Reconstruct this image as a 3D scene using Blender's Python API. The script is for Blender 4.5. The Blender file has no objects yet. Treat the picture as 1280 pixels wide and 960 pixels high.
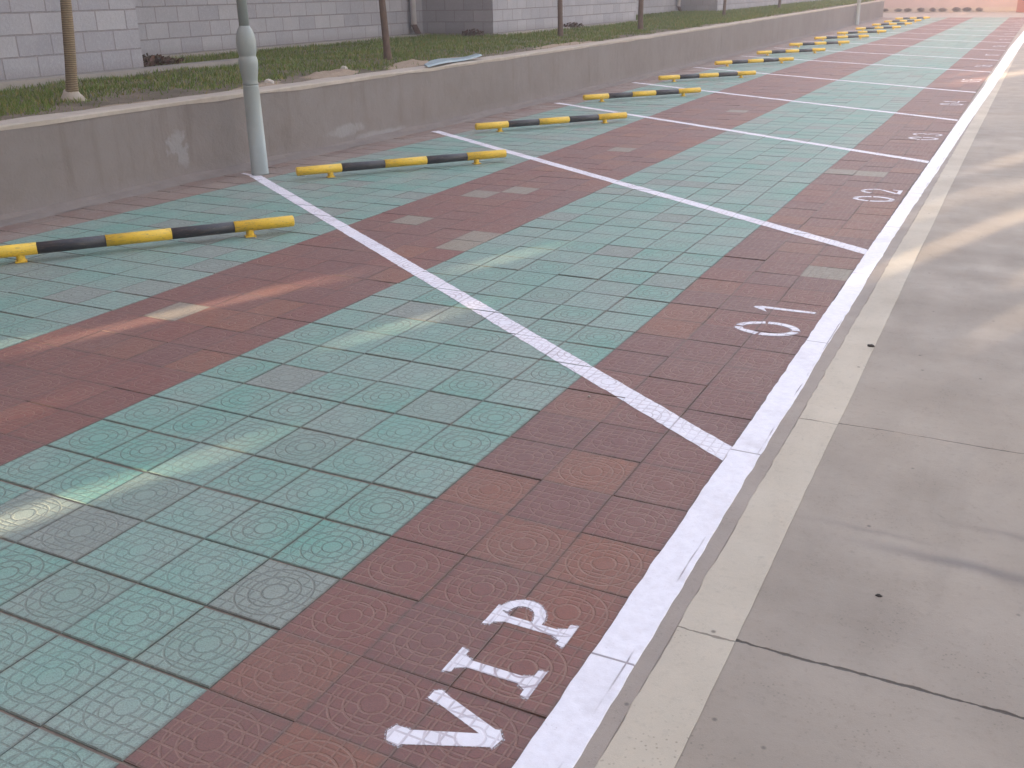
import bpy, bmesh, math, random
from mathutils import Vector, Matrix, noise
random.seed(7)
S = bpy.context.scene
col = S.collection
rad = math.radians

# ------------------------------------------------------------------ camera
cam = bpy.data.cameras.new('camera')
camo = bpy.data.objects.new('camera', cam)
col.objects.link(camo)
S.camera = camo
yaw, pit, rol = -0.4756, 0.37958, -0.01665
f = Vector((math.sin(yaw) * math.cos(pit), math.cos(yaw) * math.cos(pit), -math.sin(pit)))
r = Vector((math.cos(yaw), -math.sin(yaw), 0))
u = r.cross(f)
r2 = r * math.cos(rol) + u * math.sin(rol)
u2 = -r * math.sin(rol) + u * math.cos(rol)
M = Matrix(((r2.x, u2.x, -f.x), (r2.y, u2.y, -f.y), (r2.z, u2.z, -f.z))).to_4x4()
M.translation = Vector((3.01047, -1.34935, 1.51112))
camo.matrix_world = M
cam.sensor_width = 36
cam.lens = 36 * 1234.9 / 1280
cam.clip_start = 0.05
cam.clip_end = 1500
cam.dof.use_dof = False

# ------------------------------------------------------------------ light
SUN_EL = rad(13)
AZ = Vector((0.34, 1.0, 0)).normalized()          # direction the sunlight travels over the ground
travel = Vector((AZ.x * math.cos(SUN_EL), AZ.y * math.cos(SUN_EL), -math.sin(SUN_EL)))
w = bpy.data.worlds.new('World')
S.world = w
w.use_nodes = True
nt = w.node_tree
bg = nt.nodes['Background']
sky = nt.nodes.new('ShaderNodeTexSky')
sky.sky_type = 'NISHITA'
sky.sun_disc = False
sky.sun_elevation = SUN_EL
sky.sun_rotation = math.atan2(-AZ.x, -AZ.y)       # the sun stands opposite to the travel direction
sky.air_density = 1.0
sky.dust_density = 3.0
sky.ozone_density = 1.0
tint = nt.nodes.new('ShaderNodeMix'); tint.data_type = 'RGBA'; tint.blend_type = 'MULTIPLY'
tint.inputs[0].default_value = 1.0
tint.inputs[7].default_value = (1.0, 0.745, 0.605, 1)        # warm white balance tint on the sky: takes the blue out of the skylight
nt.links.new(sky.outputs[0], tint.inputs[6])
nt.links.new(tint.outputs[2], bg.inputs[0])
bg.inputs[1].default_value = 0.15
sl = bpy.data.lights.new('sun', 'SUN')
sl.energy = 3.8
sl.angle = rad(0.75)
sl.color = (1.0, 0.82, 0.60)
so = bpy.data.objects.new('sun', sl)
col.objects.link(so)
so.rotation_euler = travel.to_track_quat('-Z', 'Y').to_euler()
so.location = (-5, -10, 8)
S.view_settings.view_transform = 'Standard'
S.view_settings.look = 'None'
S.view_settings.gamma = 1
S.view_settings.use_curve_mapping = False
S.view_settings.exposure = 3.24
S.render.filter_size = 1.8

# ------------------------------------------------------------------ node helpers
class NB:
    def __init__(self, name):
        self.m = bpy.data.materials.new(name)
        self.m.use_nodes = True
        self.t = self.m.node_tree
        self.b = self.t.nodes['Principled BSDF']
        self.out = self.t.nodes['Material Output']
    def n(self, typ, **kw):
        x = self.t.nodes.new(typ)
        for k, v in kw.items():
            setattr(x, k, v)
        return x
    def set(self, sock, v):
        if hasattr(v, 'links') or isinstance(v, bpy.types.NodeSocket):
            self.t.links.new(v, sock)
        else:
            if sock.type == 'RGBA' and len(v) == 3:
                v = (*v, 1)
            sock.default_value = v
    def math(self, op, a, b=0.0, c=0.0, clamp=False):
        x = self.n('ShaderNodeMath', operation=op, use_clamp=clamp)
        self.set(x.inputs[0], a); self.set(x.inputs[1], b); self.set(x.inputs[2], c)
        return x.outputs[0]
    def mix(self, fac, a, b, blend='MIX'):
        x = self.n('ShaderNodeMix', data_type='RGBA', blend_type=blend)
        self.set(x.inputs[0], fac); self.set(x.inputs[6], a); self.set(x.inputs[7], b)
        return x.outputs[2]
    def ramp(self, v, a, b, c=0.0, d=1.0):
        x = self.n('ShaderNodeMapRange', clamp=True)
        self.set(x.inputs[0], v); self.set(x.inputs[1], a); self.set(x.inputs[2], b)
        self.set(x.inputs[3], c); self.set(x.inputs[4], d)
        return x.outputs[0]
    def pos(self):
        return self.n('ShaderNodeNewGeometry').outputs['Position']
    def sep(self, v):
        x = self.n('ShaderNodeSeparateXYZ'); self.set(x.inputs[0], v)
        return x.outputs
    def comb(self, a, b, c=0.0):
        x = self.n('ShaderNodeCombineXYZ')
        self.set(x.inputs[0], a); self.set(x.inputs[1], b); self.set(x.inputs[2], c)
        return x.outputs[0]
    def noise(self, v, scale, det=4, rough=0.55, dist=0.0):
        x = self.n('ShaderNodeTexNoise')
        self.set(x.inputs['Vector'], v)
        x.inputs['Scale'].default_value = scale
        x.inputs['Detail'].default_value = det
        x.inputs['Roughness'].default_value = rough
        x.inputs['Distortion'].default_value = dist
        return x.outputs[0]
    def scale(self, v, s):
        x = self.n('ShaderNodeMapping'); self.set(x.inputs[0], v)
        x.inputs['Scale'].default_value = s
        return x.outputs[0]
    def bump(self, h, dist=0.002, strength=1.0, prev=None):
        x = self.n('ShaderNodeBump')
        x.inputs['Strength'].default_value = strength
        x.inputs['Distance'].default_value = dist
        self.set(x.inputs['Height'], h)
        if prev is not None: self.set(x.inputs['Normal'], prev)
        return x.outputs[0]
    def fin(self, colr, rough=0.7, normal=None, spec=0.4, metal=0.0):
        self.set(self.b.inputs['Base Color'], colr)
        self.set(self.b.inputs['Roughness'], rough)
        self.b.inputs['Specular IOR Level'].default_value = spec
        self.b.inputs['Metallic'].default_value = metal
        if normal is not None: self.set(self.b.inputs['Normal'], normal)
        return self.m

def tile_pattern(b):
    """relief of the pressed paving tiles: concentric rings over a fine grid"""
    uv = b.n('ShaderNodeUVMap', uv_map='tile').outputs[0]
    rn = b.n('ShaderNodeUVMap', uv_map='rnd').outputs[0]
    s = b.sep(uv); q = b.sep(rn)
    uu = b.math('SUBTRACT', s[0], 0.5); vv = b.math('SUBTRACT', s[1], 0.5)
    rr = b.math('SQRT', b.math('ADD', b.math('MULTIPLY', uu, uu), b.math('MULTIPLY', vv, vv)))
    ring = b.math('ABSOLUTE', b.math('SUBTRACT', b.math('FRACT', b.math('ADD', b.math('DIVIDE', rr, b.math('ADD', 0.122, b.math('MULTIPLY', q[1], 0.022))), 0.5)), 0.5))
    ring = b.math('MULTIPLY', b.ramp(ring, 0.05, 0.12, 1, 0), b.ramp(q[0], 0.2, 0.9, 1.0, 0.55))
    ring = b.math('MULTIPLY', ring, b.ramp(rr, 0.47, 0.50, 1, 0))
    ring = b.math('MULTIPLY', ring, b.ramp(rr, 0.05, 0.07, 0, 1))
    def lines(c):
        x = b.math('ABSOLUTE', b.math('SUBTRACT', b.math('FRACT', b.math('MULTIPLY', c, 7.0)), 0.5))
        return b.ramp(x, 0.39, 0.45, 0, 1)
    grid = b.math('MAXIMUM', lines(s[0]), lines(s[1]))
    grid = b.math('MULTIPLY', grid, b.ramp(rr, 0.11, 0.13, 0, 0.7))
    return b.math('MAXIMUM', ring, grid, clamp=True), q, s

def tile_mat(name, c1, c2, c3, groove, dust, dustamt=0.35, groove_amt=0.5):
    b = NB(name)
    pat, q, s = tile_pattern(b)
    P = b.pos()
    base = b.mix(q[0], c1, c2)
    base = b.mix(b.ramp(q[1], 0.72, 0.95, 0, 0.75), base, c3)
    n1 = b.noise(P, 2.2, 5, 0.6)
    n2 = b.noise(P, 26, 5, 0.65)
    n3 = b.noise(P, 210, 3, 0.75)
    n4 = b.noise(b.scale(P, (1.0, .35, 1)), 0.9, 3, 0.6)
    base = b.mix(b.ramp(n2, 0.35, 0.75, 0, 0.5), base, b.mix(0.5, base, dust))
    base = b.mix(b.ramp(n1, 0.38, 0.72, 0, dustamt * 1.4), base, dust)
    base = b.mix(b.ramp(n4, 0.45, 0.75, 0, dustamt), base, dust)
    base = b.mix(b.math('MULTIPLY', pat, b.ramp(n1, 0.3, 0.7, groove_amt * .6, groove_amt)), base, groove)
    edge = b.math('MAXIMUM', b.math('ABSOLUTE', b.math('SUBTRACT', s[0], 0.5)), b.math('ABSOLUTE', b.math('SUBTRACT', s[1], 0.5)))
    base = b.mix(b.math('MULTIPLY', b.ramp(edge, 0.44, 0.5, 0, 1), b.ramp(n2, 0.35, 0.65, 0.1, 0.6)), base, (0.13, 0.115, 0.10))
    base = b.mix(b.ramp(n3, 0.42, 0.68, 0.0, 0.42), base, (0.07, 0.06, 0.06))
    h = b.math('SUBTRACT', b.math('MULTIPLY', n2, 0.5), pat)
    h = b.math('ADD', h, b.math('MULTIPLY', n3, 0.25))
    return b.fin(base, b.ramp(n2, 0.3, 0.7, 0.48, 0.72), b.bump(h, 0.0030, 0.85), 0.45)

MAT = {}
MAT['green'] = tile_mat('green_tile', (0.145, 0.375, 0.305), (0.225, 0.39, 0.335), (0.265, 0.265, 0.24), (0.135, 0.135, 0.12), (0.33, 0.36, 0.325), 0.45, 0.60)
MAT['red'] = tile_mat('red_tile', (0.245, 0.083, 0.064), (0.195, 0.082, 0.074), (0.30, 0.115, 0.065), (0.31, 0.195, 0.15), (0.21, 0.115, 0.10), 0.40, 0.70)
MAT['red_dusty'] = tile_mat('red_tile_dusty', (0.24, 0.125, 0.10), (0.22, 0.14, 0.12), (0.28, 0.15, 0.11), (0.2, 0.14, 0.12), (0.31, 0.245, 0.21), 0.95, 0.2)
MAT['pale'] = tile_mat('pale_tile', (0.33, 0.28, 0.21), (0.30, 0.26, 0.21), (0.26, 0.22, 0.19), (0.2, 0.16, 0.13), (0.30, 0.24, 0.2), 0.3, 0.5)

def paint_mat(name, c, tiled=True, wear=0.18):
    b = NB(name)
    P = b.pos()
    n2 = b.noise(P, 30, 5, 0.65); n3 = b.noise(P, 170, 3, 0.7); n1 = b.noise(P, 4, 4, 0.6)
    base = b.mix(b.ramp(n2, 0.35, 0.7, 0, wear), c, (0.42, 0.36, 0.38))
    base = b.mix(b.ramp(n1, 0.55, 0.75, 0, wear * 1.6), base, (0.45, 0.40, 0.42))
    base = b.mix(b.ramp(n3, 0.64, 0.75, 0, wear * 2.4), base, (0.28, 0.2, 0.2))
    if tiled:
        pat, q, s = tile_pattern(b)
        base = b.mix(b.math('MULTIPLY', pat, b.ramp(n1, 0.35, 0.6, 0.12, 0.75)), base, (0.36, 0.27, 0.31))
        h = b.math('SUBTRACT', b.math('MULTIPLY', n2, 0.4), pat)
        return b.fin(base, 0.55, b.bump(h, 0.0018, 0.8), 0.4)
    # thick stripe laid on the kerb: a long hairline split and a few cross cracks
    s = b.sep(P)
    wob = b.math('MULTIPLY', b.math('SUBTRACT', b.noise(P, 5, 4, 0.6), 0.5), 0.010)
    d = b.math('ABSOLUTE', b.math('SUBTRACT', b.math('ADD', s[0], wob), b.math('ADD', 2.347, b.math('MULTIPLY', s[1], 0.002))))
    crack = b.math('MULTIPLY', b.ramp(d, 0.0008, 0.0032, 1, 0), b.ramp(b.noise(P, 1.7, 3, 0.6), 0.5, 0.58, 0, .8))
    fy = b.math('ABSOLUTE', b.math('SUBTRACT', b.math('FRACT', b.math('ADD', b.math('DIVIDE', b.math('ADD', s[1], wob), 1.27), 0.1)), 0.5))
    crack = b.math('MAXIMUM', crack, b.ramp(fy, 0.001, 0.004, 0.8, 0))
    base = b.mix(crack, base, (0.2, 0.15, 0.17))
    h = b.math('SUBTRACT', b.math('MULTIPLY', n2, 0.8), crack)
    return b.fin(base, 0.5, b.bump(h, 0.003, 0.7), 0.4)
WHITE = (0.84, 0.815, 0.88)
MAT['paint'] = paint_mat('white_paint', WHITE)
MAT['edge_paint'] = paint_mat('white_edge_paint', WHITE, False, 0.22)

def concrete_mat(name, c, joints=(), smear=True, k=1.0):
    b = NB(name)
    P = b.pos(); s = b.sep(P)
    n0 = b.noise(P, 0.35, 4, 0.6); n1 = b.noise(P, 2.5, 6, 0.62); n2 = b.noise(P, 38, 5, 0.7); n3 = b.noise(P, 260, 2, 0.7)
    ns = b.noise(b.scale(P, (2.2, 0.5, 1)), 1.6, 5, 0.6, 0.6)
    d = tuple(x * 0.74 for x in c); l = (c[0] * 1.16, c[1] * 1.12, c[2] * 1.04)
    base = b.mix(b.ramp(n1, 0.3, 0.75, 0, 0.8 * k), c, d)
    base = b.mix(b.ramp(n0, 0.4, 0.65, 0, 0.5 * k), base, l)
    base = b.mix(b.ramp(ns, 0.55, 0.72, 0, 0.35 * k), base, tuple(x * 0.68 for x in c))
    base = b.mix(b.ramp(n2, 0.55, 0.8, 0, 0.45), base, tuple(x * 0.55 for x in c))
    base = b.mix(b.ramp(n3, 0.6, 0.8, 0, 0.4), base, tuple(x * 1.3 for x in c))
    nb = b.noise(P, 14, 6, 0.75, 0.4)
    base = b.mix(b.ramp(nb, 0.62, 0.68, 0, 0.45 * k), base, tuple(x * 0.62 for x in c))
    vo = b.n('ShaderNodeTexVoronoi', feature='F1'); b.set(vo.inputs['Vector'], P); vo.inputs['Scale'].default_value = 70
    spk = b.math('MULTIPLY', b.ramp(vo.outputs['Distance'], 0.10, 0.24, 1, 0), b.ramp(b.noise(P, 5, 3, 0.6), 0.45, 0.7, 0.0, 0.8))
    base = b.mix(spk, base, tuple(x * 0.5 for x in c))
    vo2 = b.n('ShaderNodeTexVoronoi', feature='F1'); b.set(vo2.inputs['Vector'], P); vo2.inputs['Scale'].default_value = 6.5
    base = b.mix(b.ramp(vo2.outputs['Distance'], 0.025, 0.055, 0.75, 0), base, (0.10, 0.085, 0.075))
    crack = None
    for (y0, wd, amt) in joints:
        wob = b.math('MULTIPLY', b.math('SUBTRACT', b.noise(P, 3.1, 5, 0.75), 0.5), 0.035)
        d_ = b.math('ABSOLUTE', b.math('SUBTRACT', b.math('ADD', s[1], wob), y0))
        wn = b.ramp(b.noise(P, 7, 3, 0.6), 0.4, 0.72, 0.4 * wd, 2.6 * wd)
        m = b.math('MULTIPLY', b.math('SUBTRACT', 1.0, b.math('DIVIDE', d_, wn), clamp=True), 2.0, clamp=True)
        m = b.math('MULTIPLY', m, amt)
        crack = m if crack is None else b.math('MAXIMUM', crack, m)
    h = b.math('ADD', b.math('MULTIPLY', n2, 0.6), b.math('MULTIPLY', n3, 0.3))
    if crack is not None:
        base = b.mix(crack, base, (0.085, 0.07, 0.06))
        h = b.math('SUBTRACT', h, b.math('MULTIPLY', crack, 2.5))
    if smear:
        for (x0, y0, sx, sy, a) in ((3.07, 1.32, 0.26, 0.028, 0.55), (2.78, 1.405, 0.16, 0.016, 0.25), (3.2, 1.56, 0.2, 0.018, 0.3), (4.4, 3.6, 0.5, 0.08, 0.3)):
            wx = b.math('MULTIPLY', b.math('SUBTRACT', n1, 0.5), 0.10)
            ax = b.math('DIVIDE', b.math('SUBTRACT', s[0], x0), sx)
            ay = b.math('DIVIDE', b.math('SUBTRACT', b.math('ADD', s[1], wx), y0), sy)
            e = b.math('ADD', b.math('MULTIPLY', ax, ax), b.math('MULTIPLY', ay, ay))
            g = b.math('MULTIPLY', b.math('POWER', 2.718, b.math('MULTIPLY', e, -1.0)), a)
            base = b.mix(g, base, (0.10, 0.09, 0.10))
    return b.fin(base, b.ramp(n1, 0.3, 0.7, 0.55, 0.8), b.bump(h, 0.0022, 0.75), 0.35)
CONC = (0.345, 0.292, 0.245)
MAT['road'] = concrete_mat('road_concrete', CONC, ((0.715, 0.0055, 1.0), (2.175, 0.003, 0.75), (7.9, 0.004, 0.5), (14.2, 0.004, 0.5)))
MAT['apron'] = concrete_mat('apron_concrete', (0.33, 0.30, 0.28), (), False)
MAT['band'] = concrete_mat('band_concrete', (0.53, 0.465, 0.38), ((0.705, 0.003, 0.6), (2.155, 0.003, 0.6)), False, 0.8)
MAT['kerbface'] = concrete_mat('kerb_concrete', (0.355, 0.30, 0.262), (), False)

def simple(name, c, c2=None, rough=0.6, scale=20, bumpd=0.001, spec=0.4, metal=0.0, amt=0.6):
    b = NB(name)
    P = b.pos()
    n = b.noise(P, scale, 5, 0.62); n2 = b.noise(P, scale * 7, 3, 0.6)
    c2 = c2 or tuple(x * 0.7 for x in c)
    base = b.mix(b.ramp(n, 0.35, 0.7, 0, amt), c, c2)
    return b.fin(base, rough, b.bump(b.math('ADD', n, b.math('MULTIPLY', n2, .4)), bumpd, 0.7), spec, metal)

# ------------------------------------------------------------------ mesh helpers
def mesh_obj(name, verts, faces, mats, parent=None, smooth=False, mi=None):
    me = bpy.data.meshes.new(name)
    me.from_pydata([tuple(v) for v in verts], [], faces)
    for m in (mats if isinstance(mats, (list, tuple)) else [mats]):
        me.materials.append(m)
    if mi: me.polygons.foreach_set('material_index', mi)
    if smooth: me.polygons.foreach_set('use_smooth', [True] * len(me.polygons))
    me.update()
    o = bpy.data.objects.new(name, me)
    col.objects.link(o)
    if parent: o.parent = parent
    return o
def empty(name, loc):
    o = bpy.data.objects.new(name, None)
    o.location = loc
    col.objects.link(o)
    return o
def tag(o, label=None, cat=None, group=None, kind=None):
    if label: o['label'] = label
    if cat: o['category'] = cat
    if group: o['group'] = group
    if kind: o['kind'] = kind
    return o
def lathe(prof, n=28, cx=0, cy=0):
    V, F = [], []
    for (rr, z) in prof:
        for k in range(n):
            a = 2 * math.pi * k / n
            V.append((cx + rr * math.cos(a), cy + rr * math.sin(a), z))
    m = len(prof)
    for i in range(m - 1):
        for k in range(n):
            F.append((i * n + k, i * n + (k + 1) % n, (i + 1) * n + (k + 1) % n, (i + 1) * n + k))
    F.append(tuple(reversed(range(n)))); F.append(tuple(range((m - 1) * n, m * n)))
    return V, F
def box(x0, x1, y0, y1, z0, z1, V=None, F=None):
    V = [] if V is None else V; F = [] if F is None else F
    b = len(V)
    V += [(x0, y0, z0), (x1, y0, z0), (x1, y1, z0), (x0, y1, z0), (x0, y0, z1), (x1, y0, z1), (x1, y1, z1), (x0, y1, z1)]
    F += [tuple(b + i for i in q) for q in ((3, 2, 1, 0), (4, 5, 6, 7), (0, 1, 5, 4), (1, 2, 6, 5), (2, 3, 7, 6), (3, 0, 4, 7))]
    return V, F
def interp(tab, y):
    if y <= tab[0][0]: return tab[0][1]
    for (a, va), (b_, vb) in zip(tab, tab[1:]):
        if y <= b_: return va + (vb - va) * (y - a) / (b_ - a)
    return tab[-1][1]

# ------------------------------------------------------------------ ground
def sheet(name, pts, z, m, kind='structure'):
    o = mesh_obj(name, [(x, y, z) for x, y in pts], [tuple(range(len(pts)))], m)
    return tag(o, kind=kind)
sheet('ground', [(-60, -30), (60, -30), (60, 90), (-60, 90)], -0.03, MAT['apron'])
WALLX = ((0, -3.52), (5.2, -3.50), (7, -3.40), (9, -3.34), (14, -3.33), (21, -3.42), (31, -3.62), (51.6, -4.0))
B2 = ((3.5, -2.97), (5.4, -2.91), (7, -2.84), (9, -2.76), (14, -2.72), (20, -2.72), (52, -2.85))
B1 = ((2.1, -1.075), (3.0, -1.10), (4.4, -1.13), (6, -1.165), (8.4, -1.20), (12, -1.32), (19, -1.42), (22, -1.38), (28, -1.27), (40, -1.12), (52, -1.06))
Y0, ROW, NR = -1.813, 0.259, 206
rowj = [random.uniform(-0.003, 0.003) for _ in range(NR + 1)]
def rowy(j): return Y0 + j * ROW + rowj[j]
YE = rowy(NR)
def colx(c, y):
    # columns: 0..1 thin red, 2..8 green, 9..13 red, 14..19 green, 20..22 red
    wv = 0.004 * math.sin(y * 0.7) + 0.003 * math.sin(y * 2.3 + 1)
    b2, b1, wx = interp(B2, y), interp(B1, y), interp(WALLX, y)
    if c <= 2: return wx - 0.02 + (b2 - wx + 0.02) * c / 2 + wv
    if c <= 9: return b2 + (b1 - b2) * (c - 2) / 7 + wv
    if c <= 14: return b1 + (0 - b1) * (c - 9) / 5 + wv
    if c <= 20: return 0.25 * (c - 14) + wv
    return min(1.5 + 0.252 * (c - 20) + wv, 2.262 + wv * 0.5)
sheet('road', [(2.27, -12), (16, -12), (16, 57), (2.27, 57)], 0.0, MAT['road'])
sheet('yard', [(-6.5, YE), (2.27, YE), (2.27, 57), (-6.5, 57)], 0.0, MAT['apron'])
bedm = simple('joint_dirt', (0.25, 0.20, 0.165), (0.14, 0.11, 0.09), 0.9, 14, amt=0.9)
sheet('paving_bed', [(-4.4, -6), (2.268, -6), (2.268, YE), (-4.4, YE)], -0.0044, bedm)
PALE = set()
TY = {}
def find_tile(x, y):
    j = int((y - Y0) / ROW)
    for jj in (j, j - 1, j + 1):
        if 0 <= jj < NR and rowy(jj) <= y < rowy(jj + 1):
            for c in range(23):
                if colx(c, y) <= x < colx(c + 1, y): return c, jj
for (x, y) in ((2.12, 4.16), (-0.87, 4.5), (-0.15, 3.98), (-0.15, 4.22), (-0.72, 5.62), (-0.66, 5.85), (-0.66, 2.26), (-0.69, 8.2), (1.9, 7.7), (-0.4, 11.9), (1.7, 7.75), (0.2, 9999)):
    t = find_tile(x, y)
    if t: PALE.add(t)
tilequads = {}
V, F, MI, UVT, UVR = [], [], [], [], []
mats = [MAT['green'], MAT['red'], MAT['red_dusty'], MAT['pale']]
for j in range(NR):
    for c in range(23):
        near = rowy(j) < 14
        g = random.uniform(0.0012, 0.0026)
        gy = random.uniform(0.0024, 0.0048)
        if rowy(j) > 6: k_ = max(.35, 1 - (rowy(j) - 6) / 12); g *= k_; gy *= k_
        if c >= 20: g *= random.choice((.12, .2, .2, 1.3)); gy *= random.choice((.08, .1, .15, .9))
        if 9 <= c < 14: g *= random.choice((.12, .3)); gy *= random.choice((.12, .3))
        ya, yb = rowy(j) + gy, rowy(j + 1) - gy
        if c in (2, 14, 20): jit = 0.004
        else: jit = 0.002
        sh = random.uniform(-jit, jit) * 0.6
        q = [(colx(c, ya) + g, ya + sh), (colx(c + 1, ya) - g, ya + sh), (colx(c + 1, yb) - g, yb + sh), (colx(c, yb) + g, yb + sh)]
        big = 1.0 if random.random() > 0.04 else 2.2
        z0 = random.uniform(-0.0012, 0.0012) * big
        tx, ty = random.uniform(-0.006, 0.006) * big, random.uniform(-0.006, 0.006) * big
        cxm = sum(p[0] for p in q) / 4; cym = sum(p[1] for p in q) / 4
        zf = (z0, tx, ty, cxm, cym)
        Z = lambda x, y, zf=zf: zf[0] + zf[1] * (x - zf[3]) + zf[2] * (y - zf[4])
        red_ = (9 <= c < 14 or c >= 20); bw = 0.0014 if red_ else 0.0026; dp = 0.0007 if red_ else 0.0018
        inn = [(x + (bw if k in (0, 3) else -bw), y + (bw if k in (0, 1) else -bw)) for k, (x, y) in enumerate(q)]
        b = len(V)
        V += [(x, y, Z(x, y)) for x, y in inn]
        V += [(x, y, Z(x, y) - dp) for x, y in q]
        V += [(x, y, -0.0075) for x, y in q]
        r1, r2_ = random.random(), random.random()
        if r1 < 0.12: r1 = random.random() * 1.6
        if (c, j) in PALE: m = 3
        elif c < 2: m = 2
        elif 2 <= c < 9 or 14 <= c < 20: m = 0
        else: m = 1
        # the last rows are not all coloured: the middle field stops first
        fs = [(0, 1, 2, 3)] + [(4 + k, 4 + (k + 1) % 4, (k + 1) % 4, k) for k in range(4)] + [(8 + k, 8 + (k + 1) % 4, 4 + (k + 1) % 4, 4 + k) for k in range(4)]
        rot = random.randrange(4)
        x_0, x_1, y_0, y_1 = q[0][0], q[1][0], q[0][1], q[2][1]
        def luv(x, y, q=q):
            uu = (x - q[0][0]) / (q[1][0] - q[0][0]); vv = (y - q[0][1]) / (q[2][1] - q[0][1])
            return uu, vv
        tilequads[(c, j)] = (q, Z, luv, r1, r2_)
        for fc in fs:
            F.append(tuple(b + k for k in fc)); MI.append(m)
            for k in fc:
                vx = V[b + k]
                UVT.extend(luv(vx[0], vx[1])); UVR.extend((r1, r2_))
pv = mesh_obj('pavement', V, F, mats, mi=MI)
l1 = pv.data.uv_layers.new(name='tile'); l1.data.foreach_set('uv', UVT)
l2 = pv.data.uv_layers.new(name='rnd'); l2.data.foreach_set('uv', UVR)
tag(pv, kind='structure')

# ------------------------------------------------------------------ paint clipped to the tiles
def clip(poly, quad):
    out = poly
    for k in range(4):
        ax, ay = quad[k]; bx, by = quad[(k + 1) % 4]
        inp, out = out, []
        for i in range(len(inp)):
            p, q = inp[i], inp[(i + 1) % len(inp)]
            sp = (bx - ax) * (p[1] - ay) - (by - ay) * (p[0] - ax)
            sq = (bx - ax) * (q[1] - ay) - (by - ay) * (q[0] - ax)
            if sp >= 0: out.append(p)
            if (sp >= 0) != (sq >= 0):
                t = sp / (sp - sq)
                out.append((p[0] + (q[0] - p[0]) * t, p[1] + (q[1] - p[1]) * t))
        if len(out) < 3: return []
    return out
def paint_obj(name, polys, parent=None, lift=0.0012, mat=None):
    V, F, A, B = [], [], [], []
    for pk, poly in enumerate(polys):
        a = sum(poly[i][0] * poly[(i + 1) % len(poly)][1] - poly[(i + 1) % len(poly)][0] * poly[i][1] for i in range(len(poly)))
        if a < 0: poly = poly[::-1]
        xs = [p[0] for p in poly]; ys = [p[1] for p in poly]
        j0 = max(0, int((min(ys) - Y0) / ROW) - 1); j1 = min(NR - 1, int((max(ys) - Y0) / ROW) + 1)
        for j in range(j0, j1 + 1):
            for c in range(23):
                q, Z, luv, r1, rr = tilequads[(c, j)]
                if q[1][0] < min(xs) - .02 or q[0][0] > max(xs) + .02: continue
                # paint bleeds over the arris a little
                q2 = [(x + (-.0012 if k in (0, 3) else .0012), y + (-.0012 if k in (0, 1) else .0012)) for k, (x, y) in enumerate(q)]
                o = clip(poly, q2)
                if len(o) >= 3:
                    b = len(V)
                    V += [(x, y, Z(x, y) + lift + (pk % 13) * 0.00006) for x, y in o]
                    F.append(tuple(range(b, b + len(o))))
                    for x, y in o: A.extend(luv(x, y)); B.extend((r1, rr))
    ob = mesh_obj(name, V, F, mat or MAT['paint'], parent)
    ob.data.uv_layers.new(name='tile').data.foreach_set('uv', A)
    ob.data.uv_layers.new(name='rnd').data.foreach_set('uv', B)
    return ob
def rough_line(a, b, w, seg=0.03, jag=0.0022):
    a, b = Vector(a), Vector(b)
    L = (b - a).length; n = max(2, int(L / seg)); d = (b - a) / L; nn = Vector((-d.y, d.x))
    E = []
    for i in range(n + 1):
        p = a + d * (L * i / n)
        wl = w / 2 + random.uniform(-jag, jag); wr = w / 2 + random.uniform(-jag, jag)
        E.append((p + nn * wl, p - nn * wr))
    return [[tuple(E[i][0]), tuple(E[i + 1][0]), tuple(E[i + 1][1]), tuple(E[i][1])] for i in range(n)]
LINES = [((2.268, 1.735), (-3.10, 5.55)), ((2.268, 4.83), (-3.13, 8.72)), ((2.268, 8.44), (-3.05, 11.95)), ((2.268, 11.70), (-3.15, 15.35)), ((2.268, 15.20), (-3.2, 18.98)), ((2.268, 19.15), (-3.2, 22.6))]
yy = 22.35
while yy < 49.5:
    LINES.append(((2.268, yy), (-3.2, yy + 3.6)))
    yy += 3.5
ordn = ['the VIP space and space 01', 'spaces 01 and 02', 'spaces 02 and 03', 'spaces 03 and 04', 'spaces 04 and 05', 'spaces 05 and 06', 'spaces 06 and 07', 'spaces 07 and 08', 'spaces 08 and 09', 'spaces 09 and 10', 'spaces 10 and 11', 'spaces 11 and 12', 'spaces 12 and 13', 'spaces 13 and 14', 'spaces 14 and 15']
for k, (a, b) in enumerate(LINES):
    d_ = (Vector(b) - Vector(a)).normalized(); polys = rough_line(Vector(a) - d_ * .06, b, 0.100)
    if k == 0:
        # where the line meets the lamp post it ends in a pointed smear
        polys.append([(-3.04, 5.49), (-3.05, 5.56), (-3.28, 5.62), (-3.30, 5.59)])
    o = paint_obj('bay_line', [[(min(p[0], 2.268), p[1]) for p in q] for q in polys])
    tag(o, 'slanting white painted line on the paving between ' + ordn[k], 'painted line', 'white lines between the parking spaces')

# long stripe along the edge
def strip(name, xa, xb, z, m, y0=-2.2, y1=51.5, step=0.035, ja=0.003, jb=0.003, thick=0.003):
    V, F = [], []
    n = int((y1 - y0) / step)
    for i in range(n + 1):
        y = y0 + (y1 - y0) * i / n
        ox = 0.012 * noise.noise(Vector((y * 0.9, 0.3, 0)))
        x_0 = xa(y) + ox * .3 + ja * noise.noise(Vector((y * 14, 1.7, 0))) * 1.6
        x_1 = xb(y) + ox * .3 + jb * noise.noise(Vector((y * 11, 5.2, 0))) * 1.6 + (jb * 1.2 * noise.noise(Vector((y * 2.2, 9, 0))))
        V += [(x_0, y, z - thick), (x_0 + .002, y, z), (x_1 - .002, y, z), (x_1, y, z - thick)]
    for i in range(n):
        a = i * 4
        for k in range(3): F.append((a + k, a + k + 1, a + 5 + k, a + 4 + k))
    return mesh_obj(name, V, F, m)
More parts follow.
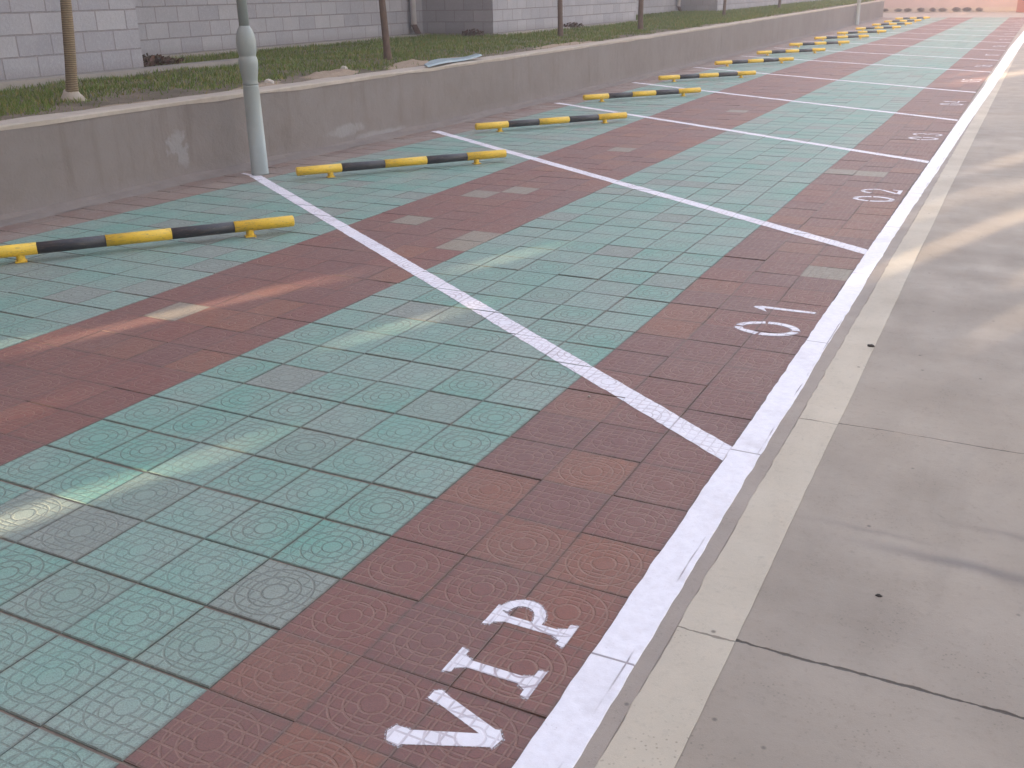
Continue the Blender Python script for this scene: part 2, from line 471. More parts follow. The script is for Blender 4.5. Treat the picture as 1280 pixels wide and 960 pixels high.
LA = ((0, 2.257), (6, 2.257), (12, 2.275), (16, 2.30), (27, 2.31), (36, 2.40), (52, 2.5))
LB = ((0, 2.372), (3, 2.358), (6, 2.354), (8, 2.375), (12, 2.405), (16, 2.45), (29, 2.56), (52, 2.75))
KERB = mesh_obj('kerb', *box(2.264, 2.412, -6, 57, -0.02, 0.0015), MAT['kerbface'])
tag(KERB, kind='structure')
o = strip('edge_line', lambda y: interp(LA, y), lambda y: interp(LB, y), 0.0046, MAT['edge_paint'], thick=0.0026)
tag(o, 'long thick white painted stripe along the kerb beside the concrete road', 'painted line')
o = strip('concrete_band', lambda y: 2.413, lambda y: 2.56 - 0.004 * min(max(y - 1, 0), 6), 0.0032, MAT['band'], ja=0.004, jb=0.0012, y1=56, thick=0.0012)
tag(o, kind='structure')

# ------------------------------------------------------------------ stencilled marks: s runs along the row, t towards the letter top
def quadstroke(p, q, w, w2=None):
    p, q = Vector(p), Vector(q); d = (q - p).normalized(); n = Vector((-d.y, d.x)); w2 = w2 or w
    return [tuple(p + n * w / 2), tuple(q + n * w2 / 2), tuple(q - n * w2 / 2), tuple(p - n * w / 2)]
def arc(cx, cy, rx, ry, a0, a1, w, n=10):
    out = []
    P = []
    for i in range(n + 1):
        a = rad(a0 + (a1 - a0) * i / n)
        P.append(((cx + (rx) * math.cos(a), cy + (ry) * math.sin(a)), (cx + (rx - w) * math.cos(a), cy + (ry - w) * math.sin(a))))
    for i in range(n): out.append([P[i][0], P[i + 1][0], P[i + 1][1], P[i][1]])
    return out
def g0(w=.21, h=.30, t=.035):
    return arc(w / 2, h / 2, w / 2, h / 2, 12, 84, t) + arc(w / 2, h / 2, w / 2, h / 2, 96, 168, t) + arc(w / 2, h / 2, w / 2, h / 2, 174, 262, t) + arc(w / 2, h / 2, w / 2, h / 2, 274, 366, t)
def g1():
    return [[(.083, 0), (.113, 0), (.127, .27), (.093, .27)], [(.04, .225), (.125, .265), (.112, .30), (.095, .30)], [(.05, .23), (.095, .25), (.095, .285), (.045, .235)]]
def g2():
    return arc(.10, .20, .09, .10, -28, 78, .028) + arc(.10, .20, .09, .10, 90, 172, .028) + [quadstroke((.16, .15), (.035, .028), .028)] + [[(.015, 0), (.19, 0), (.19, .03), (.04, .03)], [(.165, .03), (.19, .03), (.197, .075), (.18, .07)]]
def g3():
    return arc(.09, .222, .085, .078, -70, 80, .026) + arc(.09, .222, .085, .078, 92, 160, .026) + arc(.09, .082, .095, .082, -82, 70, .026) + arc(.09, .082, .095, .082, -165, -94, .026)
def g4():
    return [[(.125, 0), (.155, 0), (.155, .11), (.125, .11)], [(.125, .13), (.155, .13), (.155, .30), (.125, .27)], quadstroke((.13, .285), (.012, .105), .024), [(0, .085), (.115, .085), (.115, .11), (0, .11)], [(.165, .085), (.2, .085), (.2, .11), (.165, .11)]]
def g5():
    return [[(.04, .27), (.175, .27), (.18, .30), (.04, .30)], [(.03, .16), (.056, .16), (.066, .262), (.04, .262)]] + arc(.095, .095, .095, .095, -80, 110, .027) + arc(.095, .095, .095, .095, -160, -92, .027)
def g6():
    return arc(.1, .09, .09, .09, 5, 175, .027) + arc(.1, .09, .09, .09, 185, 355, .027) + [quadstroke((.023, .10), (.075, .24), .028), quadstroke((.078, .25), (.16, .295), .026)]
def g7():
    return [[(.01, .27), (.19, .27), (.19, .30), (.01, .30)], [(.01, .225), (.03, .225), (.035, .265), (.01, .265)], quadstroke((.18, .262), (.08, 0), .03)]
def g8():
    return arc(.1, .225, .075, .075, 5, 175, .026) + arc(.1, .225, .075, .075, 185, 355, .026) + arc(.1, .078, .09, .078, 5, 175, .026) + arc(.1, .078, .09, .078, 185, 355, .026)
def g9():
    return [[(.2 - x, .3 - y) for x, y in q] for q in g6()]
DG = {'0': g0, '1': g1, '2': g2, '3': g3, '4': g4, '5': g5, '6': g6, '7': g7, '8': g8, '9': g9}
def place(polys, s0, y0, x0, tilt=0.0):
    out = []
    for p in polys:
        out.append([(x0 - t * math.cos(tilt) + s * math.sin(tilt) * 0, y0 + s + s0 + t * math.sin(tilt)) for s, t in p])
    return out
# VIP : letters 0.22 high with slab serifs
def fan(pts):
    return [[pts[0], pts[k], pts[k + 1]] for k in range(1, len(pts) - 1)]
gV = [quadstroke((.008, .198), (.086, .012), .046, .040), quadstroke((.158, .190), (.098, .016), .034, .034),
      [(.064, .004), (.098, -.004), (.122, .014), (.112, .045), (.076, .050)],
      [(-.020, .188), (-.002, .182), (.036, .196), (.034, .228), (.010, .236), (-.016, .222)], [(.136, .180), (.172, .176), (.180, .198), (.170, .212), (.142, .212)]]
def slab(c, y0, y1, w0, w1, x=0):
    return [(c - w0 / 2, y0), (c + w0 / 2, y0), (c + w1 / 2, y1), (c - w1 / 2, y1)]
def serifs(c, H, w):
    return [slab(c, -.002, .020, w, w * .90), slab(c, .0205, .042, w * .52, .032), slab(c, H - .020, H + .002, w * .80, w * .94), slab(c, H - .042, H - .0205, .032, w * .52)]
gI = [[(.046, .040), (.075, .040), (.075, .185), (.046, .185)]] + serifs(.060, .226, .108)
gP = [[(.038, .040), (.067, .040), (.067, .185), (.038, .185)]] + serifs(.053, .226, .100) + arc(.078, .155, .072, .068, -82, 84, .030) + [[(.064, .087), (.090, .087), (.090, .117), (.064, .113)]]
vip = empty('space_mark', (2.1, 0.35, 0.004))
tag(vip, 'white stencilled letters VIP on the red tiles of the nearest space', 'stencilled mark', 'stencilled marks of the parking spaces')
ov = bpy.data.materials.new('overspray'); ov.use_nodes = True
_t = ov.node_tree; _p = _t.nodes['Principled BSDF']; _p.inputs['Base Color'].default_value = (0.8, 0.78, 0.84, 1); _p.inputs['Roughness'].default_value = .6
_n = _t.nodes.new('ShaderNodeTexNoise'); _n.inputs['Scale'].default_value = 240; _n.inputs['Detail'].default_value = 3
_g = _t.nodes.new('ShaderNodeNewGeometry'); _t.links.new(_g.outputs['Position'], _n.inputs['Vector'])
_r = _t.nodes.new('ShaderNodeMapRange'); _r.inputs[1].default_value = .42; _r.inputs[2].default_value = .66; _r.inputs[3].default_value = 0; _r.inputs[4].default_value = .7
_t.links.new(_n.outputs[0], _r.inputs[0]); _t.links.new(_r.outputs[0], _p.inputs['Alpha'])
def grow(poly, d):
    cx_ = sum(p[0] for p in poly) / len(poly); cy_ = sum(p[1] for p in poly) / len(poly)
    out = []
    for x, y in poly:
        v = Vector((x - cx_, y - cy_)); L_ = v.length or 1
        out.append((x + v.x / L_ * d, y + v.y / L_ * d))
    return out
def letter(root, polys):
    if root.location.y < 8:
        e = paint_obj('overspray', [grow(p, .006) for p in polys], lift=0.00025, mat=ov)
        e.parent = root
        e.matrix_parent_inverse = Matrix.Translation(-Vector(root.location))
    o = paint_obj('character', polys)
    o.parent = root
    o.matrix_parent_inverse = Matrix.Translation(-Vector(root.location))
    return o
letter(vip, place(gV, 0, 0.055, 2.195, 0.0)); letter(vip, place(gI, 0, 0.285, 2.19)); letter(vip, place(gP, 0, 0.498, 2.185))
starts = [3.06, 6.43, 9.90, 13.36, 17.0, 20.4]
yq = 23.85
while len(starts) < 14:
    starts.append(yq); yq += 3.5
for k, y in enumerate(starts):
    t = '%02d' % (k + 1)
    rt = empty('space_mark', (2.08, y + .25, 0.004))
    tag(rt, 'white stencilled number %s on the red tiles beside the edge line' % t, 'stencilled mark', 'stencilled marks of the parking spaces')
    letter(rt, place(DG[t[0]](), 0, y, 2.205, rad(-3)))
    letter(rt, place(DG[t[1]](), 0.33, y, 2.215, rad(-3)))

# ------------------------------------------------------------------ wheel stops
def enamel(name, c, c2):
    b = NB(name)
    tc = b.n('ShaderNodeTexCoord').outputs['Object']
    n = b.noise(tc, 9, 5, 0.6); n2 = b.noise(tc, 90, 4, 0.65)
    base = b.mix(b.ramp(n, 0.4, 0.7, 0, 0.5), c, c2)
    base = b.mix(b.ramp(n2, 0.58, 0.70, 0, 0.75), base, tuple(x * .4 + .03 for x in c))
    sc = b.noise(b.scale(tc, (1.0, 9, 9)), 22, 4, 0.7)
    base = b.mix(b.ramp(sc, 0.57, 0.64, 0, 0.75), base, (0.16, 0.12, 0.09))
    return b.fin(base, b.ramp(n, 0.3, 0.7, 0.32, 0.5), b.bump(n2, 0.0008, 0.6), 0.5)
yel = enamel('yellow_enamel', (0.80, 0.52, 0.035), (0.68, 0.45, 0.05))
blk = enamel('black_enamel', (0.030, 0.028, 0.036), (0.055, 0.05, 0.058))
def tube(x0, x1, R=0.0375, n=20, cap0=False, cap1=False):
    V, F = [], []
    prof = []
    if cap0: prof += [(x0, R * 0.55), (x0 + .001, R * .86), (x0 + .005, R)]
    else: prof += [(x0, R)]
    if cap1: prof += [(x1 - .005, R), (x1 - .001, R * .86), (x1, R * .55)]
    else: prof += [(x1, R)]
    for (x, q) in prof:
        for k in range(n):
            a = 2 * math.pi * k / n
            V.append((x, q * math.cos(a), q * math.sin(a)))
    for i in range(len(prof) - 1):
        for k in range(n):
            F.append((i * n + k, (i + 1) * n + k, (i + 1) * n + (k + 1) % n, i * n + (k + 1) % n))
    F.append(tuple(range(n))); F.append(tuple(reversed(range((len(prof) - 1) * n, len(prof) * n))))
    return V, F
ZT = 0.072
def make_stop():
    root = empty('wheel_stop', (0, 0, 0))
    L = 2.0
    for k in range(5):
        x0 = -L / 2 + L * k / 5; x1 = x0 + L / 5
        R = 0.0375 if k % 2 == 0 else 0.0368
        V, F = tube(x0, x1 , R, cap0=k == 0, cap1=k == 4)
        V = [(x, y, z + ZT) for x, y, z in V]
        o = mesh_obj('yellow_band' if k % 2 == 0 else 'black_band', V, F, yel if k % 2 == 0 else blk, root, smooth=False)
        for p in o.data.polygons: p.use_smooth = len(p.vertices) == 4
    for sx in (-1, 1):
        V, F = lathe([(0.027, 0.005), (0.026, 0.012), (0.026, 0.06)], 16, sx * 0.70, 0)
        foot = mesh_obj('foot', V, F, yel, root)
        V, F = box(sx * 0.70 - .034, sx * 0.70 + .034, -.034, .034, -0.001, 0.0055)
        mesh_obj('base_plate', V, F, yel, foot)
    return root
def copy_tree(o, parent=None):
    c = o.copy(); col.objects.link(c); c.parent = parent
    for ch in list(o.children): copy_tree(ch, c)
    return c
CEN = [(-1.965, 3.12), (-1.98, 6.30), (-1.975, 9.51), (-2.07, 12.86), (-2.10, 16.24), (-2.21, 19.95), (-2.21, 23.4), (-2.23, 26.9), (-2.26, 30.4), (-2.22, 33.8), (-2.2, 37.3), (-2.21, 41.0), (-2.26, 44.6), (-2.28, 48.3)]
lb = ['of the nearest, VIP space'] + ['of parking space %02d' % k for k in range(1, 14)]
proto = make_stop()
for k, (x, y) in enumerate(CEN):
    o = proto if k == 0 else copy_tree(proto)
    o.location = (x, y, 0.002)
    o.rotation_euler = (0, 0, rad(52 + random.uniform(-1.0, 1.0)) if k > 1 else rad(52))
    tag(o, 'yellow and black striped wheel stop at the head ' + lb[k], 'wheel stop', 'wheel stops along the retaining wall')

# ------------------------------------------------------------------ retaining wall
def wall_mat():
    b = NB('cement_render')
    P = b.pos(); s = b.sep(P)
    n0 = b.noise(P, 0.9, 4, 0.6); n1 = b.noise(P, 5, 6, 0.65, 0.5); n2 = b.noise(P, 45, 5, 0.7); nv = b.noise(b.scale(P, (3, 3, .35)), 2.4, 5, 0.6)
    c = (0.220, 0.192, 0.180)
    base = b.mix(b.ramp(n1, 0.3, 0.75, 0, 0.8), c, (0.185, 0.155, 0.143))
    base = b.mix(b.ramp(n0, 0.4, 0.7, 0, 0.6), base, (0.27, 0.24, 0.232))
    base = b.mix(b.ramp(nv, 0.55, 0.75, 0, 0.45), base, (0.15, 0.115, 0.10))
    base = b.mix(b.ramp(n2, 0.6, 0.8, 0, 0.4), base, (0.12, 0.10, 0.095))
    low = b.ramp(b.math('ADD', s[2], b.math('MULTIPLY', n1, 0.12)), 0.07, 0.20, 0.75, 0)
    base = b.mix(low, base, (0.25, 0.22, 0.22))
    for (y0, z0, a, bb) in ((7.35, 0.17, 0.30, 0.07), (5.1, .28, .10, .16), (8.0, .06, .5, .05)):
        ay = b.math('DIVIDE', b.math('SUBTRACT', b.math('ADD', s[1], b.math('MULTIPLY', b.math('SUBTRACT', n1, .5), .7)), y0), a)
        az = b.math('DIVIDE', b.math('SUBTRACT', b.math('ADD', s[2], b.math('MULTIPLY', b.math('SUBTRACT', n0, .5), .2)), z0), bb)
        e = b.math('ADD', b.math('MULTIPLY', ay, ay), b.math('MULTIPLY', az, az))
        base = b.mix(b.ramp(e, 0.5, 1.3, 0.55, 0), base, (0.34, 0.33, 0.34))
    h = b.math('ADD', b.math('MULTIPLY', n1, 2.2), b.math('MULTIPLY', n2, 0.8))
    return b.fin(base, 0.8, b.bump(h, 0.005, 0.8), 0.3)
mwall = wall_mat()
mcap = simple('cap_mortar', (0.47, 0.41, 0.35), (0.33, 0.28, 0.24), 0.85, 9, 0.004, 0.3)
HT = ((0, 0.665), (6, .67), (12, .685), (20, .695), (30, .72), (51.6, .78))
wallroot = empty('retaining_wall', (-3.7, 20, 0))
tag(wallroot, 'low grey brown cement rendered retaining wall with pale cap holding the grass bank', 'wall')
def along(name, prof, m, parent, y0=-6.0, y1=51.6, step=0.25, rough=0.0):
    V, F = [], []
    n = int((y1 - y0) / step)
    k = len(prof)
    for i in range(n + 1):
        y = y0 + (y1 - y0) * i / n
        wx = interp(WALLX, y); h = interp(HT, y)
        for q, (dx, dz, top) in enumerate(prof):
            V.append((wx + dx + rough * noise.noise(Vector((y * 1.3, q, 0))), y, dz + (h if top else 0) + rough * noise.noise(Vector((y * 1.7, q + 9, 0)))))
    for i in range(n):
        for q in range(k - 1):
            a = i * k + q
            F.append((a, a + k, a + k + 1, a + 1))
    F.append(tuple(range(k - 1, -1, -1))); F.append(tuple(n * k + q for q in range(k)))
    o = mesh_obj(name, V, F, m)
    o.parent = parent
    o.matrix_parent_inverse = Matrix.Translation(-Vector(parent.location))
    return o
along('wall_face', [(0, -0.02, 0), (0, -0.03, 1), (-0.24, -0.03, 1), (-0.24, -0.02, 0)], mwall, wallroot, rough=0.004)
along('wall_cap', [(0.006, -0.034, 1), (0.008, -0.006, 1), (-0.004, 0.004, 1), (-0.235, 0.006, 1), (-0.25, -0.04, 1)], mcap, wallroot, rough=0.012, step=0.15)
along('mortar_fillet', [(0.002, 0.05, 0), (0.03, 0.03, 0), (0.085, 0.012, 0), (0.13, -0.004, 0)], simple('spilled_mortar', (0.235, 0.20, 0.185), (0.17, 0.14, 0.13), 0.85, 6, 0.006, 0.3), wallroot, rough=0.016, step=0.12)

# ------------------------------------------------------------------ grass bank
def bankz(x, y):
    wx = interp(WALLX, y) - .24
    t = max(0, wx - x)
    return interp(HT, y) - 0.022 + min(t, 1.2) * 0.035 + 0.028 * noise.noise(Vector((x * 1.4, y * 1.4, 0))) * min(1, t * 3 + .2) + 0.012 * noise.noise(Vector((x * 6, y * 6, 3)))
def soil_mat():
    b = NB('bank_soil')
    P = b.pos()
    n0 = b.noise(P, 1.6, 5, 0.6); n1 = b.noise(P, 11, 6, 0.7); n2 = b.noise(P, 70, 4, 0.7)
    base = b.mix(b.ramp(n1, 0.3, 0.7), (0.16, 0.125, 0.095), (0.24, 0.195, 0.155))
    base = b.mix(b.ramp(n0, 0.4, 0.62, 0, 0.6), base, (0.085, 0.075, 0.045))
    base = b.mix(b.ramp(n2, 0.6, 0.75, 0, 0.6), base, (0.33, 0.28, 0.23))
    return b.fin(base, 0.95, b.bump(b.math('ADD', n1, b.math('MULTIPLY', n2, .5)), 0.02, 0.9), 0.2)
V, F = [], []
NX, NY = 34, 380
for i in range(NY + 1):
    y = -6 + 57.5 * i / NY
    for k in range(NX + 1):
        t = k / NX
        x = (interp(WALLX, y) - .225) + (-9.2 - interp(WALLX, y) + .225) * t ** 1.3
        V.append((x, y, bankz(x, y)))
for i in range(NY):
    for k in range(NX):
        a = i * (NX + 1) + k
        F.append((a, a + NX + 1, a + NX + 2, a + 1))
o = mesh_obj('soil_bank', V, F, soil_mat(), smooth=True)
tag(o, kind='structure')
# end face of the bank
V, F = box(-9.2, -4.2, 51.49, 51.58, -0.02, 0.70)
tag(mesh_obj('bank_end', V, F, mwall), kind='structure')

def grass_mat(name, cols):
    b = NB(name)
    a = b.n('ShaderNodeAttribute', attribute_name='gcol')
    c = b.mix(b.sep(a.outputs['Vector'])[0], cols[0], cols[1])
    c = b.mix(b.sep(a.outputs['Vector'])[1], c, cols[2])
    m = b.fin(c, 0.6, None, 0.25)
    return m
gm = grass_mat('grass_blades', ((0.080, 0.150, 0.018), (0.14, 0.205, 0.028), (0.27, 0.22, 0.07)))
V, F, C = [], [], []
def inpier(x, y):
    return (x < -5.95 and (y < 7.4 or 16 < y < 24)) or (x < -6.4 and y > 32) or x < -7.75
for _ in range(190000):
    y = 2.2 + 49 * (random.random() ** 2.0)
    x = interp(WALLX, y) - .26 - random.random() * 4.9
    if inpier(x, y): continue
    t = interp(WALLX, y) - .24 - x
    nn_ = noise.noise(Vector((x * 1.1, y * 0.8, 5))) * .5 + noise.noise(Vector((x * 4, y * 4, 2))) * .35
    bare = 0.56 if y < 6 else 0.38 if y < 8.5 else 0.24 if y < 10 else 0.22
    if t + nn_ * .55 < bare + 0.1 * random.random(): 
        if random.random() > 0.05: continue
    if nn_ < -0.28 and random.random() < 0.7: continue
    z = bankz(x, y) - .004
    s = (0.8 + y / 22)
    h = random.uniform(.022, .06) * (1 + .4 * nn_) * (0.9 + y / 60); wd = random.uniform(.003, .006) * s
    a = random.random() * 6.283; dx, dy = math.cos(a) * wd, math.sin(a) * wd
    lx, ly = random.uniform(-.6, .6) * h, random.uniform(-.6, .6) * h
    b_ = len(V)
    V += [(x - dx, y - dy, z), (x + dx, y + dy, z), (x + lx, y + ly, z + h)]
    F.append((b_, b_ + 1, b_ + 2))
    g1_ = min(1, max(0, .5 + nn_ + random.uniform(-.35, .35))); g2_ = 1.0 if random.random() < .20 else max(0, random.uniform(-.2, .3))
    C += [g1_, g2_, 0] * 3
o = mesh_obj('grass', V, F, gm)
at = o.data.attributes.new('gcol', 'FLOAT_VECTOR', 'POINT'); at.data.foreach_set('vector', C)
tag(o, 'short patchy autumn grass on the bank between wall and building', 'grass', kind='stuff')

# ------------------------------------------------------------------ building on the left
def block_mat(name, c1, c2, mort, rowh, bw, msize=0.012, z0=0.0, tintv=0.25):
    b = NB(name)
    P = b.pos(); s = b.sep(P)
    vec = b.comb(b.math('ADD', s[0], s[1]), b.math('SUBTRACT', s[2], z0), 0)
    br = b.n('ShaderNodeTexBrick', offset=0.5)
    b.set(br.inputs['Vector'], vec)
    b.set(br.inputs['Color1'], c1); b.set(br.inputs['Color2'], c2); b.set(br.inputs['Mortar'], mort)
    br.inputs['Scale'].default_value = 1
    br.inputs['Mortar Size'].default_value = msize
    br.inputs['Mortar Smooth'].default_value = 0.25
    br.inputs['Brick Width'].default_value = bw
    br.inputs['Row Height'].default_value = rowh
    n1 = b.noise(P, 2.5, 5, 0.6); n2 = b.noise(P, 28, 6, 0.75)
    base = b.mix(b.ramp(n1, 0.35, 0.7, 0, 0.35), br.outputs['Color'], tuple(x * .75 for x in c1))
    base = b.mix(b.ramp(n2, 0.5, 0.75, 0, 0.35), base, tuple(x * 1.25 for x in c2))
    low = b.ramp(b.math('ADD', s[2], b.math('MULTIPLY', n1, .1)), 0.78, 0.92, .5, 0)
    base = b.mix(low, base, (0.17, 0.145, 0.13))
    h = b.math('SUBTRACT', b.math('MULTIPLY', n2, 0.8), b.math('MULTIPLY', br.outputs['Fac'], 1.2))
    return b.fin(base, 0.85, b.bump(h, 0.014, 0.8), 0.25)
mblock = block_mat('grey_split_block', (0.33, 0.322, 0.352), (0.42, 0.41, 0.43), (0.27, 0.245, 0.25), 0.208, 0.41, 0.009, 0.75)
mbrick = block_mat('maroon_brick', (0.24, 0.115, 0.125), (0.31, 0.17, 0.18), (0.30, 0.24, 0.24), 0.072, 0.24, 0.008, 0.74)
bld = empty('building', (-8.5, 25, 0.6))
tag(bld, 'building with grey split block base and maroon brick above, behind the grass bank', 'building')
def child(o, root, label=None):
    o.parent = root
    o.matrix_parent_inverse = Matrix.Translation(-Vector(root.location))
    if label: o['label'] = label
    return o
PX, RX = -6.1, -7.8
def extr(pts, z0, z1):
    n = len(pts)
    V = [(x, y, z0) for x, y in pts] + [(x, y, z1) for x, y in pts]
    F = [(i, (i + 1) % n, n + (i + 1) % n, n + i) for i in range(n)]
    F += [tuple(range(n, 2 * n)), tuple(reversed(range(n)))]
    return V, F
foot = [(PX, -7), (PX, 7.29), (RX, 7.29), (RX, 16.1), (PX - .15, 16.1), (PX - .15, 23.8), (RX, 23.8), (RX, 32.0), (PX - .4, 32.0), (PX - .4, 54), (-16, 54), (-16, -7)]
child(mesh_obj('block_base', *extr(foot, 0.45, 1.58), mblock), bld)
foot2 = [(x - .012 if x > -15 else x, y + (-.012 if y in (7.29, 23.8) else .012 if y in (16.1, 32.0) else 0)) for x, y in foot]
child(mesh_obj('brick_wall', *extr(foot2, 1.5805, 4.6), mbrick), bld)
child(mesh_obj('cornice', *extr([(-5.9, -7.2), (-5.9, 54.2), (-16.2, 54.2), (-16.2, -7.2)], 4.601, 4.85), MAT['apron']), bld)
mpipe = simple('white_pvc', (0.80, 0.77, 0.79), (0.66, 0.63, 0.62), 0.45, 8, 0.0005)
mrust = simple('rusty_iron', (0.10, 0.055, 0.04), (0.05, 0.035, 0.03), 0.8, 25)
for (x, y) in ((RX + .10, 15.62), (RX + .10, 31.7)):
    V, F = lathe([(0.055, .86), (0.055, 4.4)], 18, x, y)
    p = child(mesh_obj('downpipe', V, F, mpipe, smooth=True), bld)
    V, F = lathe([(0.062, .76), (0.062, .92), (0.058, .93)], 18, x, y)
    V = [(a + max(0, (.85 - c)) * 1.0, b_, c) for a, b_, c in V]
    q = mesh_obj('pipe_shoe', V, F, mrust); q.parent = p
V, F = box(PX + .004, PX + .22, -7, 8.9, .5, .757)
for (a, b_, c, d) in ((RX + .004, RX + .18, 9.0, 16.09), (PX - .14, PX + .03, 16.0, 23.9), (RX + .004, RX + .18, 24.0, 31.9), (PX - .39, PX - .2, 31.95, 54)):
    box(a, b_, c, d, .5, .752, V, F)
child(mesh_obj('foundation_strip', V, F, MAT['apron']), bld)

# ------------------------------------------------------------------ trees
def bark(name, c, c2, rope=False):
    b = NB(name)
    P = b.pos(); s = b.sep(P)
    n = b.noise(b.scale(P, (1, 1, .3)), 45, 5, .65); n1 = b.noise(P, 8, 4, .6)
    base = b.mix(b.ramp(n, .3, .7), c, c2)
    h = n
    if rope:
        wv = b.math('SINE', b.math('MULTIPLY', b.math('ADD', s[2], b.math('MULTIPLY', n1, .02)), 2 * math.pi / 0.018))
        base = b.mix(b.ramp(wv, -.6, .6, .6, 0), base, tuple(x * .5 for x in c2))
        h = b.math('ADD', b.math('MULTIPLY', n, .4), b.math('MULTIPLY', wv, .5))
    return b.fin(base, .85, b.bump(h, .004, .9), .2)
mb1 = bark('straw_wrap', (0.34, 0.26, 0.155), (0.25, 0.19, 0.125), True)
mb2 = bark('young_bark', (0.17, 0.115, 0.085), (0.10, 0.07, 0.055))
mlf = grass_mat('tree_leaf', ((0.07, 0.09, 0.025), (0.12, 0.12, 0.035), (0.20, 0.14, 0.04)))
def skin_tree(root_loc, R, lean, mat, seed, label, wrap=False):
    rng = random.Random(seed)
    root = empty('tree', root_loc)
    tag(root, label, 'tree', 'young trees on the grass bank')
    def limb(pts, radii, n=12, V=None, F=None):
        base = len(V)
        for i, (p, rr) in enumerate(zip(pts, radii)):
            d = (Vector(pts[min(i + 1, len(pts) - 1)]) - Vector(pts[max(i - 1, 0)])).normalized()
            a = d.cross(Vector((0, 1, 0.1))).normalized(); b_ = d.cross(a)
            for k in range(n):
                t = 2 * math.pi * k / n
                V.append(tuple(Vector(p) + (a * math.cos(t) + b_ * math.sin(t)) * rr))
        for i in range(len(pts) - 1):
            for k in range(n):
                F.append((base + i * n + k, base + (i + 1) * n + k, base + (i + 1) * n + (k + 1) % n, base + i * n + (k + 1) % n))
    V, F = [], []
    H = 3.4
    pts, rd = [], []
    for i in range(19):
        z = H * i / 18
        pts.append((lean * z + .02 * math.sin(z * 2.1 + seed), .015 * math.sin(z * 1.6 + seed * 2), z - .03))
        rd.append(R * (1.25 if i == 0 else 1) * (1 - .45 * i / 18) + (.02 * R if i % 3 == 0 else 0))
    limb(pts, rd, 14, V, F)
    tips = []
    for k in range(9):
        i = rng.randint(11, 18); a = rng.random() * 6.28; L = rng.uniform(.7, 1.5)
        p0 = Vector(pts[i]); d = Vector((math.cos(a), math.sin(a), rng.uniform(.5, 1.2))).normalized()
        bp = [tuple(p0 + d * L * t + Vector((0, 0, .15 * L * t * t))) for t in (0, .3, .65, 1)]
        limb(bp, [R * .4, R * .3, R * .2, R * .08], 7, V, F)
        tips += [Vector(bp[2]), Vector(bp[3])]
    mesh_obj('trunk', V, F, mat, root, smooth=True)
    if wrap:
        V, F = lathe([(R * 2.3, -.03), (R * 1.75, .015), (R * 1.35, .05), (R * 1.12, .07)], 14, .02, .013)
        V = [(x * (1 + .35 * (rng.random() - .3)), y * (1 + .35 * (rng.random() - .3)), z + .02 * rng.random()) for x, y, z in V]
        mesh_obj('mortar_collar', V, F, mcap, root, smooth=True)
    V, F, C = [], [], []
    for t in tips:
        for _ in range(70):
            p = t + Vector((rng.gauss(0, .28), rng.gauss(0, .28), rng.gauss(0, .22)))
            n_ = Vector((rng.gauss(0, 1), rng.gauss(0, 1), rng.gauss(.6, 1))).normalized()
            a = n_.orthogonal().normalized() * rng.uniform(.02, .04); b_ = n_.cross(a) * .55
            k = len(V)
            V += [tuple(p - a), tuple(p + b_), tuple(p + a), tuple(p - b_)]
            F.append((k, k + 1, k + 2, k + 3))
            C += [rng.random(), rng.random() * .7, 0] * 4
    o = mesh_obj('crown', V, F, mlf, root)
    at = o.data.attributes.new('gcol', 'FLOAT_VECTOR', 'POINT'); at.data.foreach_set('vector', C)
for (x, y, R, lean, m, sd, lab, wr) in (
    (-4.45, 4.83, .049, .19, mb1, 1, 'young tree with straw wrapped trunk, nearest on the bank', True),
    (-4.52, 9.90, .047, -.015, mb2, 2, 'thin brown tree on the bank beside the white downpipe', False),
    (-4.70, 15.75, .048, 0, mb2, 3, 'thin brown tree on the bank past the metal strip', False),
    (-4.4, 19.1, .055, 0, mb2, 4, 'reddish brown tree on the bank behind the fourth wheel stop', False),
    (-5.0, 27.5, .045, 0, mb2, 5, 'thin far tree on the bank past the second downpipe', False),
    (-5.2, 35.0, .05, 0, mb2, 6, 'farthest thin tree on the bank near the wall end', False)):
    skin_tree((x, y, bankz(x, y)), R, lean, m, sd, lab, wr)

# ------------------------------------------------------------------ lamp posts
mpole = simple('grey_green_pole_paint', (0.30, 0.335, 0.33), (0.24, 0.27, 0.26), 0.40, 5, 0.0006, 0.5)
def lamp_post():
    root = empty('lamp_post', (0, 0, 0))
    V, F = lathe([(.078, 0), (.078, .02), (.076, .02), (.070, .72), (.066, .76), (.066, .775)], 32)
    mesh_obj('lower_shaft', V, F, mpole, root, smooth=True)
    prof = [(.066, .776), (.070, .785), (.064, .80), (.066, .83), (.078, .90), (.083, .95), (.082, .985), (.074, 1.005), (.070, 1.012),
            (.072, 1.02), (.080, 1.05), (.084, 1.10), (.083, 1.15), (.073, 1.20), (.060, 1.235), (.048, 1.25), (.043, 1.262)]
    V, F = lathe(prof, 36)
    mesh_obj('collar', V, F, mpole, root, smooth=True)
    V, F = lathe([(.043, 1.262), (.040, 2.2), (.036, 4.0)], 26)
    mesh_obj('upper_shaft', V, F, mpole, root, smooth=True)
    V, F = lathe([(.04, 4.0), (.09, 4.03), (.16, 4.12), (.18, 4.25), (.13, 4.40), (.04, 4.45)], 26)
    mesh_obj('lamp_head', V, F, mpipe, root, smooth=True)
    return root
lp = lamp_post()
lp.location = (-3.105, 5.63, 0)
tag(lp, 'grey green lamp post with bulging collar at the end of the nearest bay line', 'lamp post', 'lamp posts in front of the wall')
l2_ = copy_tree(lp)
l2_.location = (-3.70, 42.2, 0)
tag(l2_, 'far lamp post in front of the wall near its end', 'lamp post', 'lamp posts in front of the wall')

